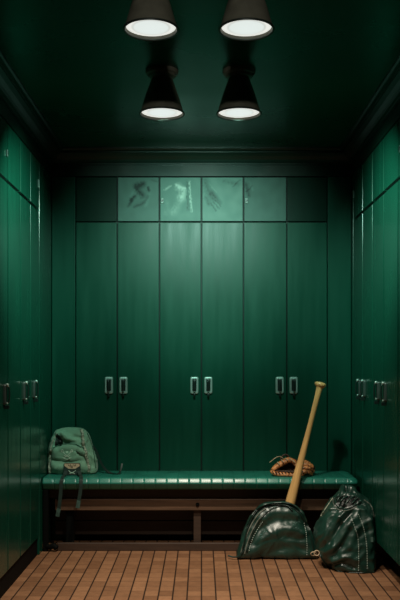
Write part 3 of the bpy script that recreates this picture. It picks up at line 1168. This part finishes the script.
# short lacing stitches over the edges
for (x, y, Y, ang) in [(273 + 3.1 * k, 472.0 + .9 * math.sin(k * .5 + .4), 5.028, .5) for k in range(10)]:
    a = G(x, y + .3, Y - .004)
    wobj('lace', add_tube(bmesh.new(), [a + Vector((-.006, .008, .012)), a + Vector((-.001, -.001, .004)), a + Vector((.005, 0, -.007))], .0028, 8), M['leather_dark'], glv)
for (x, y, Y) in [(278.5, 464.2, 5.085), (282.5, 461.7, 5.095), (286.5, 460.0, 5.10), (290.5, 460.0, 5.10), (294, 462.3, 5.095)]:
    a = G(x, y, Y)
    wobj('lace', add_tube(bmesh.new(), [a + Vector((-.007, .004, .012)), a + Vector((0, -.004, .005)), a + Vector((.006, -.004, -.007))], .003, 8), M['rawhide'], glv)
for x, y, Y in ((303, 472.8, 5.032), (307.5, 473, 5.032), (303.5, 469.2, 5.066), (308.5, 469.5, 5.066), (303.5, 465.8, 5.10), (308.5, 466, 5.10)):
    a = G(x, y, Y)
    wobj('lace', add_tube(bmesh.new(), [a + Vector((-.003, .004, .010)), a + Vector((0, -.004, 0)), a + Vector((.003, 0, -.009))], .0026, 8), M['leather_dark'], glv)

# ------------------------------------------------------------------ backpack on the bench
bpk = thing('backpack', 'faded green canvas backpack with dangling black straps on the bench', 'backpack', (-.79, 5.19, BZ))
rows = [(475.5, 48, 96.5), (473, 46.5, 97.6), (467, 46, 97.6), (459, 46.5, 96.2), (451, 48, 94), (444, 50.2, 92), (438, 51.6, 90), (433.5, 53.6, 88), (430.3, 57, 85.6), (428.4, 62, 83)]
ctrl = []
for k, (y, xl, xr) in enumerate(rows):
    yc = 5.195 + .012 * k / 9
    A, B = P(xl, y, yc), P(xr, y, yc)
    dep = (.070, .078, .081, .080, .077, .072, .064, .054, .042, .026)[k]
    ctrl.append(((A.x + B.x) / 2, yc, A.z, (B.x - A.x) / 2, dep))
z0, zt = ctrl[0][2], ctrl[-1][2]
ctrl = [(c[0], c[1], BZ + .003 + (zt - BZ - .003) * (c[2] - z0) / (zt - z0), c[3], c[4]) for c in ctrl]
cv = smooth_path([Vector(c[:3]) for c in ctrl], 6)
cr_ = smooth_path([Vector((c[3], c[4], 0)) for c in ctrl], 6)
bm = bmesh.new()
NS = 100
rings = []
for s in (.2, .6, .9):
    rings.append([bm.verts.new((cv[0].x + cr_[0].x * s * math.cos(a), cv[0].y + cr_[0].y * s * math.sin(a), BZ + .004)) for a in [2 * math.pi * j / NS for j in range(NS)]])
for c, r in zip(cv, cr_):
    rings.append([bm.verts.new((c.x + r.x * sgn_pow(math.cos(a), .55), c.y + r.y * sgn_pow(math.sin(a), .62) - .012 * math.cos(a), c.z)) for a in [2 * math.pi * j / NS for j in range(NS)]])
c, r = cv[-1], cr_[-1]
for s, dz in ((.8, .004), (.5, .006), (.2, .0065)):
    rings.append([bm.verts.new((c.x + r.x * s * math.cos(a), c.y + r.y * s * math.sin(a), c.z + dz)) for a in [2 * math.pi * j / NS for j in range(NS)]])
skin(bm, rings)
folds = [([(57, 445), (66, 442), (78, 442), (84, 446)], 1.6, -.009), ([(62, 434), (70, 440), (80, 443)], 1.6, .009), ([(60, 438), (67, 443)], 1.3, -.008),
         ([(66, 431), (74, 436), (82, 438)], 1.4, -.006), ([(52, 450), (64, 447), (76, 448), (84, 453)], 1.8, .009),
         ([(52, 460), (66, 463), (80, 461)], 1.5, -.008), ([(76, 450), (84, 457), (87, 465)], 1.4, -.006), ([(80, 447), (87, 456)], 1.3, .006),
         ([(52, 466), (60, 468), (66, 467)], 1.6, .007), ([(80, 466), (87, 468)], 1.6, .006), ([(88, 442), (92, 452), (93, 466)], 1.4, -.006),
         ([(90, 455), (95, 460)], 1.5, .006), ([(55, 436), (60, 441), (58, 446)], 2.0, -.014), ([(50, 452), (49, 466)], 1.2, -.006)]
bmesh.ops.recalc_face_normals(bm, faces=bm.faces)
folds = [(p, w, d * 2.0) for p, w, d in folds]
crumple(bm, folds, .0035, 16, 5, BZ + .004)
for v in bm.verts:
    v.co.y = min(v.co.y, 5.29)
    v.co.x = max(v.co.x, -XW + .004)
bb = bvh_of(bm)
wobj('body', bm, M['canvas'], bpk, recalc=False)
# front pocket: puffed panel below the flap line
bm = bmesh.new()
poly = [(51.5, 472), (50.8, 464), (51.5, 455), (53, 448.5), (60, 446), (68, 444.6), (76, 445.2), (82.5, 448.5), (85.5, 456), (87, 464), (87.3, 472), (78, 473.6), (68, 474), (58, 473.6)]
pl = smooth_path([Vector((x, y, 0)) for x, y in poly] + [Vector((*poly[0], 0))], 5)[:-1]
cpx = Vector((69, 460, 0))
rr = []
for s in (1, .97, .92, .86, .78, .7, .6, .5, .4, .3, .2, .08):
    ring = []
    for j, p in enumerate(pl):
        q = cpx + (p - cpx) * s
        h = .0002 if s == 1 else .003 + .016 * (1 - s ** 6) * (.8 + .25 * noise.noise(Vector((q.x * .16, q.y * .33, 4))) + .35 * math.sin(q.y * .62 + .05 * q.x) * .5)
        hit, nr = surf(bb, q.x, q.y, h)
        ring.append(bm.verts.new(hit))
    rr.append(ring)
skin(bm, rr, False, True)
bmesh.ops.smooth_vert(bm, verts=bm.verts, factor=.4, use_axis_x=True, use_axis_y=True, use_axis_z=True)
bmesh.ops.recalc_face_normals(bm, faces=bm.faces)
crumple(bm, [([(54, 453), (66, 449), (80, 452)], 1.3, .005), ([(54, 462), (68, 463.5), (84, 461)], 1.3, -.006), ([(56, 458), (68, 458), (82, 457)], 1.6, .003),
             ([(55, 468), (64, 466)], 1.3, .004)], .0018, 22, 8, BZ + .0015)
bm.normal_update()
bpkt = bvh_of(bm)
wobj('front_pocket', bm, M['canvas'], bpk, recalc=False)
for nm, pts in (('trim_band', [(57.5, 433.5), (54, 440), (51.5, 448), (50.5, 458), (50, 468), (50.5, 473)]),
                ('trim_band', [(81.5, 429.8), (83, 437), (83.6, 445), (85.8, 454), (88.2, 463), (88.8, 472)])):
    surf_tube(nm, bb, pts, .0088, M['beads'], bpk, flat=.5)
surf_tube('pocket_piping', bb, [(53, 449), (60, 446.3), (68, 445), (76, 445.6), (83, 449)], .0032, M['canvas_dark'], bpk, lift=.010)
surf_tube('top_strap', bb, [(58, 434), (56.5, 440), (58, 445), (62, 446)], .005, M['strap'], bpk, lift=.004)
bm = bmesh.new()  # black patch laid on the canvas in place of the shaded strap gap
gp = smooth_path([Vector((x, y, 0)) for x, y in [(56.5, 436), (59, 435), (61.5, 438.5), (63.5, 442), (62, 444.6), (58, 445.2), (54.8, 446), (55.2, 441), (56.5, 436)]], 3)[:-1]
cpx = Vector((58.5, 441, 0))
rr = []
for sc in (1, .75, .5, .25, .06):
    rr.append([bm.verts.new(surf(bb, (cpx + (p - cpx) * sc).x, (cpx + (p - cpx) * sc).y, .0025)[0]) for p in gp])
skin(bm, rr, False, True)
wobj('strap_gap_shade', bm, M['inside'], bpk)
surf_tube('side_seam', bb, [(87, 433), (91, 443), (94, 455), (95.5, 468)], .0026, M['canvas_dark'], bpk)
surf_tube('base_piping', bb, [(48, 472.5), (58, 474.6), (72, 475), (86, 474.6), (96, 473)], .0035, M['beads'], bpk, flat=.7)
# printed emblem: two crossed clubs with round heads over a small chevron stack
bm = bmesh.new()


def emb(pts, r=.0017):
    pp, _ = on_surface(bpkt, pts, .0012, 5)
    add_tube(bm, pp, r, 6)


def embdot(x, y, R=1.0):
    emb([(x + R * math.cos(a), y + R * math.sin(a)) for a in [k * math.pi / 3 for k in range(7)]], .0017)


emb([(62.8, 451.5), (66, 455), (70.5, 458.2)])
emb([(71.2, 451.5), (68, 455), (63.6, 458.2)])
embdot(62.3, 451, 1.1)
embdot(71.7, 451, 1.1)
embdot(67, 452, .7)
emb([(64, 455.2), (67, 456.8), (70, 455.2)])
emb([(62.6, 457.6), (67, 459.3), (71.4, 457.6)])
wobj('emblem', bm, M['emblem'], bpk)
# buckle tab: tan leather over a black holder
bm = bmesh.new()
tab = [P(63.6, 463.2, 5.085), P(80.2, 463.2, 5.085), P(80.4, 476, 5.075), P(63.2, 476, 5.075)]
v4 = [bm.verts.new(p) for p in tab] + [bm.verts.new(p + Vector((0, .02, 0))) for p in tab]
for q in ((0, 1, 2, 3), (7, 6, 5, 4), (0, 4, 5, 1), (1, 5, 6, 2), (2, 6, 7, 3), (3, 7, 4, 0)):
    bm.faces.new([v4[i] for i in q])
bmesh.ops.bevel(bm, geom=bm.edges[:], offset=.004, segments=2, affect='EDGES')
for v in bm.verts:
    v.co.z = max(v.co.z, BZ + .003)
tabo = wobj('strap_holder', bm, M['strap'], bpk)
bm = bmesh.new()
sh = [(64.4, 463.6), (79.4, 463.6), (79.6, 466.0), (75.5, 468.6), (72, 469.6), (68.4, 468.6), (64.4, 466)]
f1 = [bm.verts.new(P(x, y, 5.0805)) for x, y in sh]
f2 = [bm.verts.new(P(x, y, 5.0845)) for x, y in sh]
bm.faces.new(f1)
bm.faces.new(f2)
for j in range(len(sh)):
    k = (j + 1) % len(sh)
    bm.faces.new((f1[j], f1[k], f2[k], f2[j]))
wobj('leather_tab', bm, M['tan'], tabo)
bm = bmesh.new()
for a in ([(70.5, 464.3), (71.5, 467.5)], [(73.5, 464.3), (72.5, 467.5)], [(68, 464.4), (69.5, 466.2)], [(76, 464.4), (74.5, 466.2)]):
    add_tube(bm, [P(x, y, 5.0800) for x, y in a], .0022, 6)
wobj('stamped_mark', bm, M['leather_dark'], tabo)
bm = bmesh.new()
add_tube(bm, smooth_path([P(x, y, 5.076) for x, y in ((68.5, 470.5), (70.5, 472.4), (73, 472.4), (75.5, 470.5))], 4), .0022, 6)
add_tube(bm, smooth_path([P(x, y, 5.076) for x, y in ((69.5, 473.6), (72, 472.9), (74.8, 473.6))], 4), .0018, 6)
wobj('buckle', bm, M['emblem'], tabo)
# hanging straps
for pts, tipn in (([(66, 471, 5.07), (64.2, 476.4, 5.03), (62.4, 478.2, 4.972), (61.2, 483, 4.955), (60.6, 494, 4.952), (59.6, 503, 4.950), (58.8, 509, 4.950)],
                   [(58.9, 508.6, 4.9485), (58.2, 512, 4.948), (57.4, 516.5, 4.949)]),
                  ([(79, 471, 5.07), (80.6, 476.4, 5.03), (81.2, 478.2, 4.972), (81, 483, 4.955), (80.4, 491, 4.952), (79.4, 497, 4.950), (78.8, 501, 4.950)],
                   [(78.9, 500.6, 4.9485), (78.3, 504, 4.948), (77.6, 508, 4.949)])):
    bm = bmesh.new()
    path = smooth_path([P(*p) for p in pts], 5)
    for p in path:
        if p.y > 4.985:
            p.z = max(p.z, BZ + .0065)
    add_ribbon(bm, path, .021, .0028, Vector((1, 0, 0)))
    st = wobj('strap', bm, M['strap'], bpk)
    bm = bmesh.new()
    add_ribbon(bm, smooth_path([P(*p) for p in tipn], 4), .023, .0042, Vector((1, 0, 0)))
    wobj('strap_tip', bm, M['straptip'], st)
# shoulder strap lying to the side on the bench
path = smooth_path([P(92.5, 446, 5.20), P(96.5, 451, 5.20), P(99.5, 459, 5.19), P(103.5, 467, 5.18), P(109, 472.6, 5.16), P(115, 475, 5.13), P(119.2, 473, 5.13), P(121, 468.8, 5.14), P(121.6, 464.8, 5.15)], 6)
bm = bmesh.new()
rs = [.011] * len(path)
add_ribbon(bm, path, .022, .007, Vector((0, 1, .35)))
for v in bm.verts:
    v.co.z = max(v.co.z, BZ + .0035)
ss = wobj('shoulder_strap', bm, M['strap'], bpk)
bm = bmesh.new()
add_ribbon(bm, smooth_path([P(119.8, 471.5, 5.128), P(121.2, 468, 5.135), P(122, 464.2, 5.148)], 4), .026, .009, Vector((0, 1, .35)))
wobj('strap_tip', bm, M['strap'], ss)

# ------------------------------------------------------------------ world, camera, colour
w = bpy.data.worlds.new('world')
scene.world = w
w.use_nodes = True
bg = w.node_tree.nodes['Background']
bg.inputs[0].default_value = (0.010, 0.030, 0.022, 1)
bg.inputs[1].default_value = 0.3

cam = bpy.data.cameras.new('camera')
cam.sensor_fit = 'VERTICAL'
cam.sensor_height = 36
cam.lens = F / 600 * 36
cam.shift_x = -(VX - 200) / 600
cam.shift_y = (VY - 300) / 600
cam.clip_start = .05
co = bpy.data.objects.new('camera', cam)
C.objects.link(co)
co.location = CAMP
co.rotation_euler = (math.radians(90), 0, 0)
scene.camera = co
scene.view_settings.view_transform = 'Standard'
scene.view_settings.look = 'None'
scene.view_settings.exposure = 0
scene.view_settings.gamma = 1
